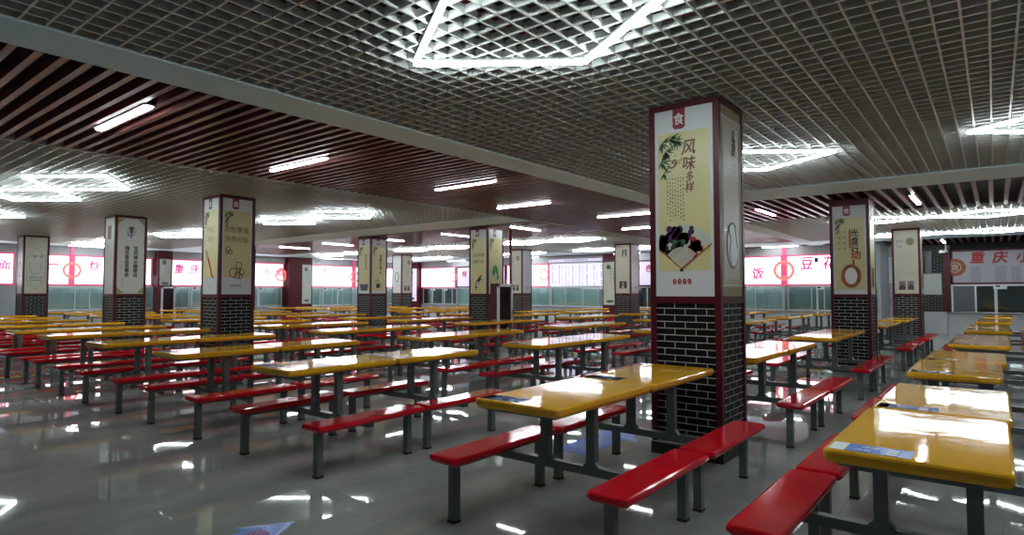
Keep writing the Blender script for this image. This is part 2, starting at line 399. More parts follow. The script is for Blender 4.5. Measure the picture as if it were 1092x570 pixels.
for x, y, nm in ((-3.58, 12.75, 'just right of the near pillar'), (-1.05, 12.65, 'above the gap right of the brick pillar'), (1.6, 12.7, 'beyond the right edge'),
                 (-9.3, 12.3, 'right of the tall kiosk pillar'), (-11.9, 12.5, 'left of the kiosk pillar'), (-14.6, 12.3, 'right above the yellow poster pillar with bowl'),
                 (-17.3, 12.4, 'left of the bowl poster pillar'), (-19.9, 12.4, 'farther left in the burgundy band'), (-1.25, 23.6, 'over the right stall sign'),
                 (1.5, 23.6, 'farther along over the right stall sign')):
    tube(x, y, 'y', 'straight tube light ' + nm)
for x, nm in ((-5.9, 'above the rear sign with the round emblem'), (-11.9, 'above the rear menu board'), (-17.0, 'above the rear white sign'), (-21.6, 'above the corner sign')):
    tube(x, 22.65, 'x', 'small rear tube light ' + nm)
for y in (7.5, 12.5, 17.5):
    tube(-24.9, y, 'y', 'rear tube light along the left wall, ' + {7.5: 'nearest', 12.5: 'middle', 17.5: 'farthest'}[y] + ' of three')

# ---------------------------------------------------------------- pillars
WP = 0.60
def bamboo(F, mb, a, b, s, off):
    rng = random.Random(4)
    for cx, cz, n, R0 in ((0.03, -0.05, 9, 0.10), (0.10, -0.03, 11, 0.095), (0.16, -0.05, 9, 0.09), (0.07, -0.12, 9, 0.09), (0.02, -0.20, 9, 0.10), (0.05, -0.29, 6, 0.085)):
        for k in range(n):
            t = math.radians(rng.uniform(-125, 45)); L = R0*s*rng.uniform(0.7, 1.1)
            x0, y0 = a + cx*s*0.9, b + cz*s; x1, y1 = x0 + L*math.cos(t), y0 + L*math.sin(t)
            if x1 < a: x1 = a
            y1 = min(y1, b + 0.01)
            nx, ny = -math.sin(t)*0.007*s, math.cos(t)*0.007*s; xm, ym = x0 + (x1-x0)*0.45, y0 + (y1-y0)*0.45
            F.poly(mb, [(x0, y0), (xm-nx, ym-ny), (x1, y1), (xm+nx, ym+ny)], off)
def yellow_poster(F, W, H, p, y_lo=0.135, y_hi=0.875, badge=True, base='poster_white', bam=0.78):
    """white sheet with yellow field, badge and bamboo; returns helper"""
    mb = MB(); F.rect(mb, 0, 0, W, H, 0.004, 0.003); po = mb.build('poster', base, p)
    mb = MB(); F.rect(mb, 0.03, H*y_lo, W-0.03, H*y_hi, 0.0055); mb.build('yellow_field', 'poster_yellow', po)
    if badge:
        mb = MB(); c = W*0.43; bw = 0.055; F.poly(mb, [(c-bw, H-0.155), (c-bw+0.02, H-0.175), (c+bw-0.02, H-0.175), (c+bw, H-0.155), (c+bw, H), (c-bw, H)], 0.007)
        mb.build('badge', 'badge_red', po)
        mb = MB(); F.text(mb, '食', c, H-0.09, 0.095, 0.0085, 0.9, bold=0.012); mb.build('badge_lettering', 'ink_white', po)
    mb = MB(); bamboo(F, mb, 0.035, H*y_hi-0.02, bam, 0.0075); mb.build('bamboo_leaves', 'ink_green', po)
    return po
def put(F, po, name, m, fn):
    mb = MB(); fn(mb); return mb.build(name, m, po)
def small(F, po, a0, b0, a1, b1, n, vertical=True, m='ink_gray', th=0.007, off=0.0075):
    return put(F, po, 'small_print', m, lambda mb: F.lines(mb, a0, b0, a1, b1, n, off, vertical, th))

def poster_fan(F, W, H, p):
    po = yellow_poster(F, W, H, p, bam=1.1)
    R_ = lambda name, m, fn: put(F, po, name, m, fn)
    R_('lettering', 'ink_brown', lambda mb: (F.text(mb, '风', W*0.60, H*0.785, 0.125, 0.0078, 0.9, 0.15, bold=0.02), F.text(mb, '味', W*0.60, H*0.70, 0.115, 0.0078, 0.9, 0.15, bold=0.02),
        F.text(mb, '多', W*0.61, H*0.628, 0.085, 0.0078, 0.8, 0.1, bold=0.02), F.text(mb, '样', W*0.61, H*0.572, 0.085, 0.0078, 0.8, 0.1, bold=0.02)))
    R_('flourish', 'ink_brown', lambda mb: (F.stroke(mb, [(W*0.22,H*0.70),(W*0.30,H*0.685),(W*0.38,H*0.70),(W*0.36,H*0.73),(W*0.30,H*0.715),(W*0.36,H*0.705)], 0.016, 0.0078),
        F.ring(mb, W*0.42, H*0.715, 0.018, 0.018, 0.007, 0.0078, 10), F.ring(mb, W*0.48, H*0.728, 0.014, 0.014, 0.006, 0.0078, 10), F.disc(mb, W*0.37, H*0.748, 0.007, 0.007, 0.0078, 8)))
    small(F, po, W*0.20, H*0.40, W*0.52, H*0.63, 7, th=0.011)
    cx, cz, R = W*0.46, H*0.145, 0.335
    arc = lambda r, t0, t1, n=16: [(cx + r*math.cos(math.radians(t0+(t1-t0)*k/n)), cz + r*1.12*math.sin(math.radians(t0+(t1-t0)*k/n))) for k in range(n+1)]
    clip = lambda pts: [(min(max(a, 0.03), W-0.03), b) for a, b in pts]
    R_('fan_sheet', 'poster_pale', lambda mb: F.poly(mb, clip([(cx, cz)] + arc(R, 36, 144)), 0.0068))
    rng = random.Random(5)
    def blobs(t0, t1, r0, r1, n, rad, off):
        def g(mb):
            for k in range(n):
                t = math.radians(rng.uniform(t0, t1)); r = rng.uniform(r0, r1); q = rng.uniform(0.6, 1.0)*rad
                a = min(max(cx + r*math.cos(t), 0.03+q), W-0.03-q); F.disc(mb, a, cz + r*1.12*math.sin(t), q, q*rng.uniform(0.8,1.3), off, 12)
        return g
    R_('produce', 'ink_dark', blobs(92, 140, 0.13, R*0.92, 46, 0.036, 0.008))
    R_('aubergine', 'ink_purple', blobs(62, 112, 0.20, R*0.98, 20, 0.034, 0.0092))
    R_('greens', 'ink_green', blobs(85, 118, 0.13, 0.27, 9, 0.024, 0.0104))
    R_('peppers', 'ink_crimson', blobs(42, 66, 0.15, R*0.72, 24, 0.032, 0.0104))
    def pleats(mb):
        for k in range(12):
            t = 40 + 100*k/12
            F.poly(mb, [(cx, cz)] + [(cx + 0.165*math.cos(math.radians(t+d)), cz + 0.185*math.sin(math.radians(t+d))) for d in (0.6, 7.6)], 0.0118)
    R_('fan_pleats', 'poster_cream', pleats)
    R_('fan_handle', 'ink_orange', lambda mb: (F.stroke(mb, [(cx, cz), (W-0.02, cz+0.20)], 0.012, 0.0128), F.stroke(mb, [(cx, cz), (0.035, cz+0.17)], 0.007, 0.0128)))
    R_('fan_pin', 'ink_black', lambda mb: F.disc(mb, cx, cz-0.012, 0.016, 0.012, 0.0138, 10))
    R_('seal_dots', 'ink_red', lambda mb: [F.ring(mb, W*(0.33+0.085*k), H*0.078, 0.017, 0.025, 0.009, 0.0078, 14) for k in range(4)])
    R_('seal_lettering', 'ink_red', lambda mb: [F.rect(mb, W*(0.33+0.085*k)-0.004, H*0.078-0.008, W*(0.33+0.085*k)+0.004, H*0.078+0.008, 0.0078) for k in range(4)])
def poster_plate(F, W, H, p):
    mb = MB(); F.rect(mb, 0, 0, W, H, 0.004, 0.003); po = mb.build('poster', 'ink_olive', p); po['label'] = 'brown bordered poster with plate'
    put(F, po, 'cream_field', 'poster_cream', lambda mb: F.rect(mb, 0.0, H*0.05, W, H*0.95, 0.0055))
    def border(mb):
        for i in (0.03, 0.055):
            for a0, b0, a1, b1 in ((i, H*0.05+i, i+0.006, H*0.95-i), (W-i-0.006, H*0.05+i, W-i, H*0.95-i), (i, H*0.05+i, W-i, H*0.05+i+0.006), (i, H*0.95-i-0.006, W-i, H*0.95-i)): F.rect(mb, a0, b0, a1, b1, 0.007)
    put(F, po, 'border_lines', 'ink_olive', border)
    put(F, po, 'lettering', 'ink_black', lambda mb: (F.text(mb, '漫', W*0.62, H*0.80, 0.15, 0.0072, 0.62, 0.1, bold=0.02), F.text(mb, '清', W*0.62, H*0.865, 0.09, 0.0072, 0.62, 0.1, bold=0.02)))
    put(F, po, 'small_print', 'ink_brown', lambda mb: F.vtext(mb, '茶点', W*0.66, H*0.715, 0.035, 0.0072, 1.5))
    put(F, po, 'plate_rim', 'ink_gray', lambda mb: F.disc(mb, W*0.52, H*0.27, 0.155, 0.20, 0.0072, 28))
    put(F, po, 'plate', 'ink_white', lambda mb: F.disc(mb, W*0.54, H*0.27, 0.135, 0.18, 0.0085, 28))
    put(F, po, 'brush_mark', 'ink_black', lambda mb: (F.stroke(mb, [(W*0.30,H*0.37),(W*0.42,H*0.30),(W*0.36,H*0.22),(W*0.44,H*0.17)], 0.02, 0.0098), F.stroke(mb, [(W*0.60,H*0.385),(W*0.68,H*0.33),(W*0.74,H*0.26)], 0.018, 0.0098)))
def poster_clean_plate(F, W, H, p):
    po = yellow_poster(F, W, H, p, 0.05, 0.87)
    put(F, po, 'lettering', 'ink_black', lambda mb: F.vtext(mb, '光盘行', W*0.66, H*0.73, 0.125, 0.0078, 1.13, 0.85, bold=0.025))
    put(F, po, 'red_lettering', 'ink_red', lambda mb: (F.text(mb, '动', W*0.68, H*0.44, 0.15, 0.0078, 0.95, bold=0.03), F.rect(mb, W*0.49, H*0.52, W*0.535, H*0.73, 0.0078), F.rect(mb, W*0.58, H*0.33, W*0.64, H*0.395, 0.0078)))
    put(F, po, 'small_print', 'ink_gray', lambda mb: (F.vtext(mb, '珍惜粮食', W*0.36, H*0.715, 0.045, 0.0078, 2.1), F.vtext(mb, '杜绝浪费', W*0.20, H*0.715, 0.045, 0.0078, 2.1)))
    put(F, po, 'wooden_ring', 'ink_orange', lambda mb: F.ring(mb, W*0.53, H*0.205, 0.155, 0.205, 0.060, 0.0078, 32))
    put(F, po, 'plate', 'ink_white', lambda mb: F.disc(mb, W*0.53, H*0.205, 0.095, 0.140, 0.0086, 24))
def poster_grove(F, W, H, p):
    po = yellow_poster(F, W, H, p, 0.05, 0.9)
    put(F, po, 'ink_reeds', 'ink_black', lambda mb: [F.stroke(mb, [(W*0.3+0.04*k, H*0.08), (W*0.35+0.03*k, H*0.18), (W*0.3+0.05*k, H*0.30)], 0.025, 0.0078) for k in range(5)])
def poster_rings(F, W, H, p):
    po = yellow_poster(F, W, H, p, 0.175, 0.875)
    put(F, po, 'lettering', 'ink_olive', lambda mb: (F.text(mb, '对粒智盒', W*0.48, H*0.675, 0.10, 0.0078, 0.95, bold=0.025), F.text(mb, '浪费可耻', W*0.48, H*0.575, 0.095, 0.0078, 0.95, bold=0.025)))
    put(F, po, 'ink_rings', 'ink_black', lambda mb: [F.ring(mb, W*a, H*b, 0.04*s, 0.05*s, 0.011, 0.0078, 18) for a, b, s in ((0.20,0.47,1),(0.28,0.44,0.8),(0.17,0.435,0.7),(0.56,0.30,1.35),(0.66,0.235,1.2),(0.52,0.20,1.3),(0.62,0.19,1.0),(0.55,0.25,1.0))])
    put(F, po, 'red_ring', 'ink_red', lambda mb: F.ring(mb, W*0.38, H*0.225, 0.07, 0.085, 0.016, 0.0085, 20))
    put(F, po, 'small_marks', 'ink_gray', lambda mb: [F.rect(mb, W*0.42, H*(0.40-0.03*k), W*0.47, H*(0.405-0.03*k), 0.0078) for k in range(3)])
    put(F, po, 'caption', 'ink_black', lambda mb: F.text(mb, '文明餐桌', W*0.46, H*0.09, 0.045, 0.0078))
def poster_chopsticks(F, W, H, p):
    po = yellow_poster(F, W, H, p, 0.175, 0.875)
    put(F, po, 'lettering', 'ink_olive', lambda mb: (F.text(mb, '用餐礼', W*0.5, H*0.675, 0.10, 0.0078, 0.9), F.text(mb, '筷仪', W*0.5, H*0.575, 0.095, 0.0078, 0.95)))
    put(F, po, 'brush', 'ink_red', lambda mb: F.stroke(mb, [(W*0.34,H*0.38),(W*0.50,H*0.28),(W*0.62,H*0.19),(W*0.74,H*0.175)], 0.055, 0.0078))
    put(F, po, 'brush_tip', 'ink_olive', lambda mb: F.stroke(mb, [(W*0.22,H*0.46),(W*0.26,H*0.42),(W*0.34,H*0.375)], 0.06, 0.0078))
    put(F, po, 'caption', 'ink_gray', lambda mb: F.text(mb, '文明', W*0.46, H*0.09, 0.035, 0.0078))
def corner_orn(F, W, H, mb, off=0.0075):
    for sx, sy in ((0,0),(1,0),(1,1),(0,1)):
        for k in range(6):
            a = 0.02 + 0.022*k; b = 0.13 - 0.022*k
            x0, x1 = (a-0.02, a) if not sx else (W-a, W-a+0.02); h = b
            F.poly(mb, [(x0, 0.01 if not sy else H-0.01-h), (x1, 0.01 if not sy else H-0.01-h), (x1, 0.01+h if not sy else H-0.01), (x0, 0.01+h if not sy else H-0.01)], off)
def poster_sword(F, W, H, p):
    mb = MB(); F.rect(mb, 0, 0, W, H, 0.004, 0.003); po = mb.build('poster', 'poster_pale', p); po['label'] = 'pale poster with two columns of black characters'
    put(F, po, 'corner_ornament', 'ink_olive', lambda mb: corner_orn(F, W, H, mb))
    put(F, po, 'lettering', 'ink_black', lambda mb: (F.vtext(mb, '宝剑锋从磨砺出', W*0.68, H*0.63, 0.085, 0.0078, 1.12, 0.95, bold=0.03), F.vtext(mb, '梅花香自苦寒来', W*0.36, H*0.63, 0.085, 0.0078, 1.12, 0.95, bold=0.03)))
    put(F, po, 'small_print', 'ink_gray', lambda mb: (F.rect(mb, W*0.10, H*0.425, W*0.20, H*0.43, 0.0078), F.lines(mb, W*0.13, H*0.33, W*0.2, H*0.40, 2, 0.0078, True, 0.01), F.lines(mb, W*0.17, H*0.10, W*0.25, H*0.20, 2, 0.0078, True, 0.008)))
    put(F, po, 'portrait_wash', 'sign_gray', lambda mb: F.disc(mb, W*0.52, H*0.825, 0.10, 0.11, 0.0072, 18))
    put(F, po, 'ink_portrait', 'ink_navy', lambda mb: (F.disc(mb, W*0.50, H*0.865, 0.048, 0.035, 0.0078, 12), F.poly(mb, [(W*0.47,H*0.79),(W*0.54,H*0.79),(W*0.515,H*0.735),(W*0.49,H*0.735)], 0.0085), F.stroke(mb, [(W*0.34,H*0.80),(W*0.44,H*0.76)], 0.02, 0.0085)))
    put(F, po, 'portrait_face', 'ink_brown', lambda mb: F.disc(mb, W*0.505, H*0.825, 0.033, 0.045, 0.0092, 12))
def poster_columns(F, W, H, p):
    mb = MB(); F.rect(mb, 0, 0, W, H, 0.004, 0.003); po = mb.build('poster', 'poster_pale', p)
    put(F, po, 'painted_panel', 'ink_brown', lambda mb: F.rect(mb, W*0.28, H*0.72, W*0.66, H*0.90, 0.0068))
    small(F, po, W*0.18, H*0.22, W*0.75, H*0.64, 3, th=0.014)
def poster_bowl(F, W, H, p):
    mb = MB(); F.rect(mb, 0, 0, W, H, 0.004, 0.003); po = mb.build('poster', 'poster_cream', p); po['label'] = 'cream poster with a white bowl in a hexagon'
    hx = [(W*0.08,H*0.24),(W*0.5,H*0.06),(W*0.92,H*0.24),(W*0.92,H*0.64),(W*0.5,H*0.82),(W*0.08,H*0.64)]
    put(F, po, 'hexagon_edge', 'ink_olive', lambda mb: F.poly(mb, hx, 0.0062))
    put(F, po, 'hexagon', 'poster_pale', lambda mb: F.poly(mb, [(W*0.5+(a-W*0.5)*0.97, H*0.44+(b-H*0.44)*0.97) for a, b in hx], 0.0072))
    put(F, po, 'bowl', 'ink_gray', lambda mb: F.stroke(mb, [(W*0.22,H*0.56),(W*0.23,H*0.44),(W*0.30,H*0.355),(W*0.62,H*0.355),(W*0.72,H*0.44),(W*0.74,H*0.56)], 0.014, 0.0082))
    put(F, po, 'lettering', 'ink_gray', lambda mb: (F.text(mb, '一粥一饭', W*0.52, H*0.66, 0.065, 0.0084, 1.0, 0.2, bold=0.03), F.text(mb, '当思来处不易', W*0.5, H*0.285, 0.045, 0.0084, bold=0.03), F.text(mb, '半丝半缕恒念', W*0.5, H*0.235, 0.045, 0.0084, bold=0.03)))
def poster_oval(F, W, H, p):
    mb = MB(); F.rect(mb, 0, 0, W, H, 0.004, 0.003); po = mb.build('poster', 'poster_white', p)
    put(F, po, 'vase', 'ink_navy', lambda mb: F.ring(mb, W*0.5, H*0.42, 0.13, 0.22, 0.035, 0.0075, 24))
    put(F, po, 'caption', 'ink_gray', lambda mb: (F.text(mb, '节俭', W*0.5, H*0.22, 0.05, 0.0075), F.text(mb, '养德', W*0.45, H*0.66, 0.04, 0.0075)))
def poster_blue_bowl(F, W, H, p):
    po = yellow_poster(F, W, H, p, 0.05, 0.87)
    put(F, po, 'blue_bowl', 'ink_navy', lambda mb: F.poly(mb, [(W*0.12,H*0.17),(W*0.9,H*0.17),(W*0.80,H*0.05),(W*0.24,H*0.05)], 0.0078))
    put(F, po, 'lettering', 'ink_brown', lambda mb: F.vtext(mb, '粒粒皆辛苦', W*0.66, H*0.72, 0.075, 0.0078, 1.25, bold=0.03))
def poster_teapot(F, W, H, p):
    po = yellow_poster(F, W, H, p, 0.05, 0.87)
    put(F, po, 'lettering', 'ink_black', lambda mb: F.vtext(mb, '浪费可耻', W*0.62, H*0.71, 0.085, 0.0078, 1.2, bold=0.03))
    put(F, po, 'red_lettering', 'ink_red', lambda mb: F.vtext(mb, '节约', W*0.62, H*0.47, 0.085, 0.0078, 1.15, bold=0.03))
    put(F, po, 'ink_pot', 'ink_black', lambda mb: (F.disc(mb, W*0.45, H*0.14, 0.075, 0.075, 0.0078, 14), F.stroke(mb, [(W*0.2,H*0.19),(W*0.35,H*0.26),(W*0.6,H*0.2),(W*0.7,H*0.1)], 0.014, 0.0078), F.stroke(mb, [(W*0.3,H*0.1),(W*0.5,H*0.3)], 0.012, 0.0078)))
def poster_bird(F, W, H, p):
    po = yellow_poster(F, W, H, p, 0.0, 0.87)
    put(F, po, 'lettering', 'ink_olive', lambda mb: (F.text(mb, '以俭养德', W*0.5, H*0.60, 0.085, 0.0078, bold=0.03), F.text(mb, '以勤为本', W*0.48, H*0.50, 0.085, 0.0078, bold=0.03)))
    put(F, po, 'ink_bird', 'ink_black', lambda mb: (F.poly(mb, [(W*0.28,H*0.10),(W*0.40,H*0.08),(W*0.62,H*0.20),(W*0.72,H*0.30),(W*0.55,H*0.26),(W*0.38,H*0.20)], 0.0078), F.stroke(mb, [(W*0.3,H*0.12),(W*0.34,H*0.04)], 0.02, 0.0078), F.stroke(mb, [(W*0.55,H*0.22),(W*0.75,H*0.22)], 0.02, 0.0078)))
    put(F, po, 'bird_breast', 'ink_white', lambda mb: F.poly(mb, [(W*0.36,H*0.11),(W*0.44,H*0.11),(W*0.54,H*0.19),(W*0.44,H*0.18)], 0.0086))
def poster_cabbage(F, W, H, p):
    po = yellow_poster(F, W, H, p, 0.14, 0.87)
    put(F, po, 'cabbage_leaves', 'ink_bright_green', lambda mb: [F.disc(mb, W*a, H*b, ra, rb, 0.0078+0.0004*k, 12) for k, (a, b, ra, rb) in enumerate(((0.38,0.37,0.055,0.09),(0.50,0.39,0.06,0.10),(0.60,0.35,0.05,0.09),(0.30,0.33,0.035,0.06),(0.44,0.31,0.06,0.09),(0.66,0.26,0.04,0.08)))])
    put(F, po, 'cabbage_stem', 'poster_pale', lambda mb: F.poly(mb, [(W*0.44,H*0.19),(W*0.56,H*0.19),(W*0.54,H*0.31),(W*0.48,H*0.34),(W*0.42,H*0.29)], 0.0105))
    put(F, po, 'lettering', 'ink_olive', lambda mb: (F.text(mb, '一菜', W*0.5, H*0.66, 0.07, 0.0078), F.text(mb, '一汤', W*0.5, H*0.55, 0.07, 0.0078)))
def poster_notice(F, W, H, p, tint='poster_cream', ph=True):
    mb = MB(); F.rect(mb, 0, 0, W, H, 0.004, 0.003); po = mb.build('poster', tint, p)
    put(F, po, 'headline', 'ink_gray', lambda mb: (F.text(mb, '前言', W*0.24, H*0.83, 0.07, 0.0075), F.text(mb, '历史', W*0.24, H*0.74, 0.055, 0.0075)))
    put(F, po, 'headline_picture', 'ink_olive', lambda mb: F.disc(mb, W*0.68, H*0.82, W*0.17, H*0.062, 0.0075, 18))
    for a0, a1 in ((0.18, 0.46), (0.54, 0.80)):
        put(F, po, 'picture', 'ink_mauve', lambda mb: F.rect(mb, W*a0, H*0.06, W*a1, H*0.20, 0.0075))
        put(F, po, 'picture_hill', 'ink_photo', lambda mb: F.poly(mb, [(W*a0, H*0.06), (W*a1, H*0.06), (W*a1, H*0.11), (W*(a0+a1)/2, H*0.15), (W*a0, H*0.10)], 0.0083))
    small(F, po, W*0.14, H*0.27, W*0.86, H*0.70, 18, False, 'ink_olive', 0.009)
def poster_album(F, W, H, p):
    mb = MB(); F.rect(mb, 0, 0, W, H, 0.004, 0.003); po = mb.build('poster', 'poster_cream', p)
    for a0, b0, a1, b1 in ((0.46, 0.76, 0.80, 0.90), (0.26, 0.10, 0.80, 0.25)):
        put(F, po, 'picture', 'ink_photo', lambda mb: F.rect(mb, W*a0, H*b0, W*a1, H*b1, 0.0075))
        put(F, po, 'picture_figure', 'poster_cream', lambda mb: (F.disc(mb, W*(a0+a1)/2, H*(b0*0.3+b1*0.7), W*0.05, W*0.06, 0.0083, 12), F.poly(mb, [(W*((a0+a1)/2-0.10), H*(b0+0.01)), (W*((a0+a1)/2+0.09), H*(b0+0.01)), (W*((a0+a1)/2+0.03), H*(b0*0.5+b1*0.5)), (W*((a0+a1)/2-0.04), H*(b0*0.5+b1*0.5))], 0.0083)))
    put(F, po, 'small_print', 'ink_gray', lambda mb: (F.lines(mb, W*0.2, H*0.74, W*0.36, H*0.88, 4, 0.0075, False, 0.012), F.lines(mb, W*0.14, H*0.30, W*0.86, H*0.46, 6, 0.0075, False, 0.005)))
def poster_mauve(F, W, H, p):
    mb = MB(); F.rect(mb, 0, 0, W, H, 0.004, 0.003); po = mb.build('poster', 'sign_gray', p)
    small(F, po, W*0.3, H*0.3, W*0.8, H*0.9, 3, True, 'ink_navy', 0.012)
    put(F, po, 'ink_mark', 'ink_navy', lambda mb: F.disc(mb, W*0.6, H*0.12, 0.04, 0.04, 0.0075, 8))

def pillar(x, y, label, left, right, brick_only=False, top=3.0):
    """x, y = the corner nearest the camera (front right); the shaft runs to x-WP and y+WP"""
    t = empty('pillar', (x - WP/2, y + WP/2, 0)); tag(t, label, 'pillar', 'brick and poster clad pillars')
    h = WP/2; zr0, zr1 = 1.285, 1.345; f = 0.042
    MB().box(-h+0.02, -h+0.02, 0, h-0.02, h-0.02, 3.55).build('shaft', 'plenum', t)
    MB().box(-h+0.004, -h+0.004, 0.11, h-0.004, h-0.004, zr0).build('brick_facing', 'brick', t)
    mb = MB(); mb.box(-h-0.012, -h-0.012, 0, h+0.012, h+0.012, 0.10); mb.build('plinth', 'ink_black', t)
    mb = MB(); mb.box(-h-0.016, -h-0.016, 0.10, h+0.016, h+0.016, 0.11); mb.build('plinth_edge', 'steel', t)
    mb = MB()
    for sx in (-1, 1):
        for sy in (-1, 1):
            x0, x1 = sorted((sx*(h+0.008), sx*(h-f))); y0, y1 = sorted((sy*(h+0.008), sy*(h-f)))
            mb.box(x0, y0, 0.11, x1, y1, ZC-0.001)
    for sy in (-1, 1):
        y0, y1 = sorted((sy*(h+0.006), sy*(h-0.02))); mb.box(-h, y0, zr0, h, y1, zr1); mb.box(-h, y0, top-0.05, h, y1, ZC-0.001)
    for sx in (-1, 1):
        x0, x1 = sorted((sx*(h+0.006), sx*(h-0.02))); mb.box(x0, -h, zr0, x1, h, zr1); mb.box(x0, -h, top-0.05, x1, h, ZC-0.001)
    mb.build('wooden_frame', 'maroon_wood', t)
    W = WP - 2*f; H = top - 0.05 - zr1
    left(Face((-h+f, -h+0.004, zr1), (1,0,0), (0,0,1), (0,-1,0)), W, H, t)
    right(Face((h-0.004, -h+f, zr1), (0,1,0), (0,0,1), (1,0,0)), W, H, t)
    # the hidden sides carry plain white panels
    mb = MB(); mb.box(-h+f, h-0.016, zr1, h-f, h-0.001, top-0.05); mb.box(-h+0.001, -h+f, zr1, -h+0.016, h-f, top-0.05); mb.build('rear_panel', 'poster_white', t)
pillar(-1.75, 4.93, 'tall nearest pillar with the yellow fan poster and black brick base', poster_fan, poster_plate, top=3.0)
pillar(-10.0, 4.85, 'pillar with overlapping black ring drawing and red chopsticks on its yellow posters', poster_chopsticks, poster_rings, top=3.0)
pillar(-14.38, 4.79, 'pillar with pale poster of two black calligraphy columns', poster_columns, poster_sword)
pillar(-21.5, 4.88, 'leftmost pillar with a white bowl in a hexagon poster', poster_oval, poster_bowl)
pillar(-14.2, 11.3, 'distant pillar with a blue bowl on its yellow poster', poster_blue_bowl, poster_teapot, top=2.98)
pillar(-9.72, 11.3, 'pillar with black bird poster, behind the maroon kiosk', poster_bird, poster_cabbage, top=2.98)
pillar(-22.1, 11.5, 'pillar mostly hidden behind the ring drawing pillar', poster_album, poster_mauve, top=2.98)
pillar(-1.66, 11.9, 'pillar with a brown ring and black and red characters on yellow', poster_clean_plate, poster_grove, top=2.93)
pillar(-13.87, 18.1, 'small distant grey poster pillar right of the maroon kiosk', lambda *a: poster_notice(*a), poster_mauve)
pillar(-9.42, 18.2, 'distant pillar with two dark photographs, left of the nearest pillar', poster_album, poster_mauve)
pillar(-1.45, 18.3, 'distant right pillar with notice text and two small photographs', poster_notice, poster_grove)
pillar(-19.8, 17.4, 'distant pillar with a patterned round picture behind the blue bowl pillar', poster_oval, lambda *a: poster_notice(*a))

# ---------------------------------------------------------------- canteen table units
def make_unit():
    t = empty('canteen_table')
    top = MB().slab(-0.29, -0.54, 0.29, 0.54, 0.73, 0.78, r=0.03, b=0.012, flare=0.012).build('tabletop', 'yellow_gelcoat', t)
    MB().box(-0.245, -0.50, 0.715, 0.245, 0.50, 0.729).build('underframe', 'frame_steel', t)
    st = MB().box(-0.27, -0.53, 0.7801, -0.17, -0.40, 0.7806)
    for sx in (-1, 1):
        s = MB().slab(sx*0.555-0.12, -0.53, sx*0.555+0.12, 0.53, 0.355, 0.402, r=0.03, b=0.016, flare=0.016).build('bench_seat', 'red_gelcoat', t)
        for sy in (-1, 1):
            lx = sx*0.555 - sx*0.02; ly = sy*0.44
            mb = MB().box(lx-0.026, ly-0.026, 0.012, lx+0.026, ly+0.026, 0.356)
            l = mb.build('bench_leg', 'frame_steel', t)
            MB().box(lx-0.029, ly-0.029, 0.0, lx+0.029, ly+0.029, 0.016).build('rubber_foot', 'rubber', l)
        MB().box(sx*0.535-0.022, -0.44, 0.325, sx*0.535+0.022, 0.44, 0.354).build('seat_rail', 'frame_steel', t)
    MB().box(-0.60, -0.026, 0.305, 0.60, 0.026, 0.354).build('crossbar', 'frame_steel', t)
    for sx in (-1, 1):
        mb = MB().box(sx*0.165-0.028, -0.026, 0.352, sx*0.165+0.028, 0.026, 0.716)
        for a in (-1, 1):   # gussets at the foot of each post
            x = sx*0.165 + a*0.028; i = len(mb.v)
            for yy in (-0.022, 0.022): mb.v += [(x, yy, 0.352), (x + a*0.03, yy, 0.352), (x, yy, 0.382)]
            mb.f += [(i, i+1, i+2), (i+3, i+5, i+4), (i+1, i+4, i+5, i+2)]; mb.uv += [[(0,0)]*3, [(0,0)]*3, [(0,0)]*4]
        mb.build('table_post', 'frame_steel', t)
    return t
proto = make_unit()
def copy_tree(o, parent=None):
    c = o.copy(); C.objects.link(c); c.parent = parent
    for ch in o.children: copy_tree(ch, c)
    return c
TF = Face((0,0,0.7802), (1,0,0), (0,1,0), (0,0,1))
def table_sticker(t, kind):
    """stickers at the near left corner of the top"""
    if kind == 'blue':
        mb = MB(); TF.rect(mb, -0.215, -0.515, 0.0, -0.385, 0.0008, 0.0007); s = mb.build('blue_sticker', 'blue_sticker', t)
        mb = MB(); TF.rect(mb, -0.270, -0.515, -0.217, -0.385, 0.0008, 0.0007); TF.text(mb, '健康', -0.14, -0.425, 0.028, 0.0012, 1, 0); TF.text(mb, '用餐', -0.16, -0.475, 0.026, 0.0012, 1, 0)
        for k in range(3): TF.rect(mb, -0.085, -0.500+0.034*k, -0.045, -0.480+0.034*k, 0.0012, 0.0004)
        mb.build('sticker_print', 'card_white', s)
    else:
        mb = MB(); TF.rect(mb, -0.265, -0.515, 0.0, -0.39, 0.0008, 0.0007); s = mb.build('pale_sticker', 'pale_sticker', t)
rows = [2.60, 5.60, 8.85, 12.30, 15.45, 18.30]
cols = {0: [-0.27, -2.05, -4.54, -6.46, -8.40, -10.40, -12.05, -14.0, -16.0, -18.0, -19.9, -21.8],
        1: [-0.26, -1.98, -4.33, -6.20, -8.30, -10.30, -12.1, -14.2, -16.2, -18.2, -20.2, -22.2]}
line_name = ['right-hand line', 'line of the nearest pillar', 'third line from the right', 'fourth line from the right', 'fifth line from the right',
             'sixth line from the right', 'seventh line from the right', 'eighth line from the right', 'ninth line from the right', 'tenth line from the right', 'eleventh line from the right', 'line nearest the left wall']
nth = ['nearest', 'second', 'third', 'fourth', 'fifth', 'sixth', 'seventh', 'eighth', 'ninth', 'tenth', 'eleventh', 'twelfth']
pillar_cols = {1, 5, 7}
first = True; rng = random.Random(11)
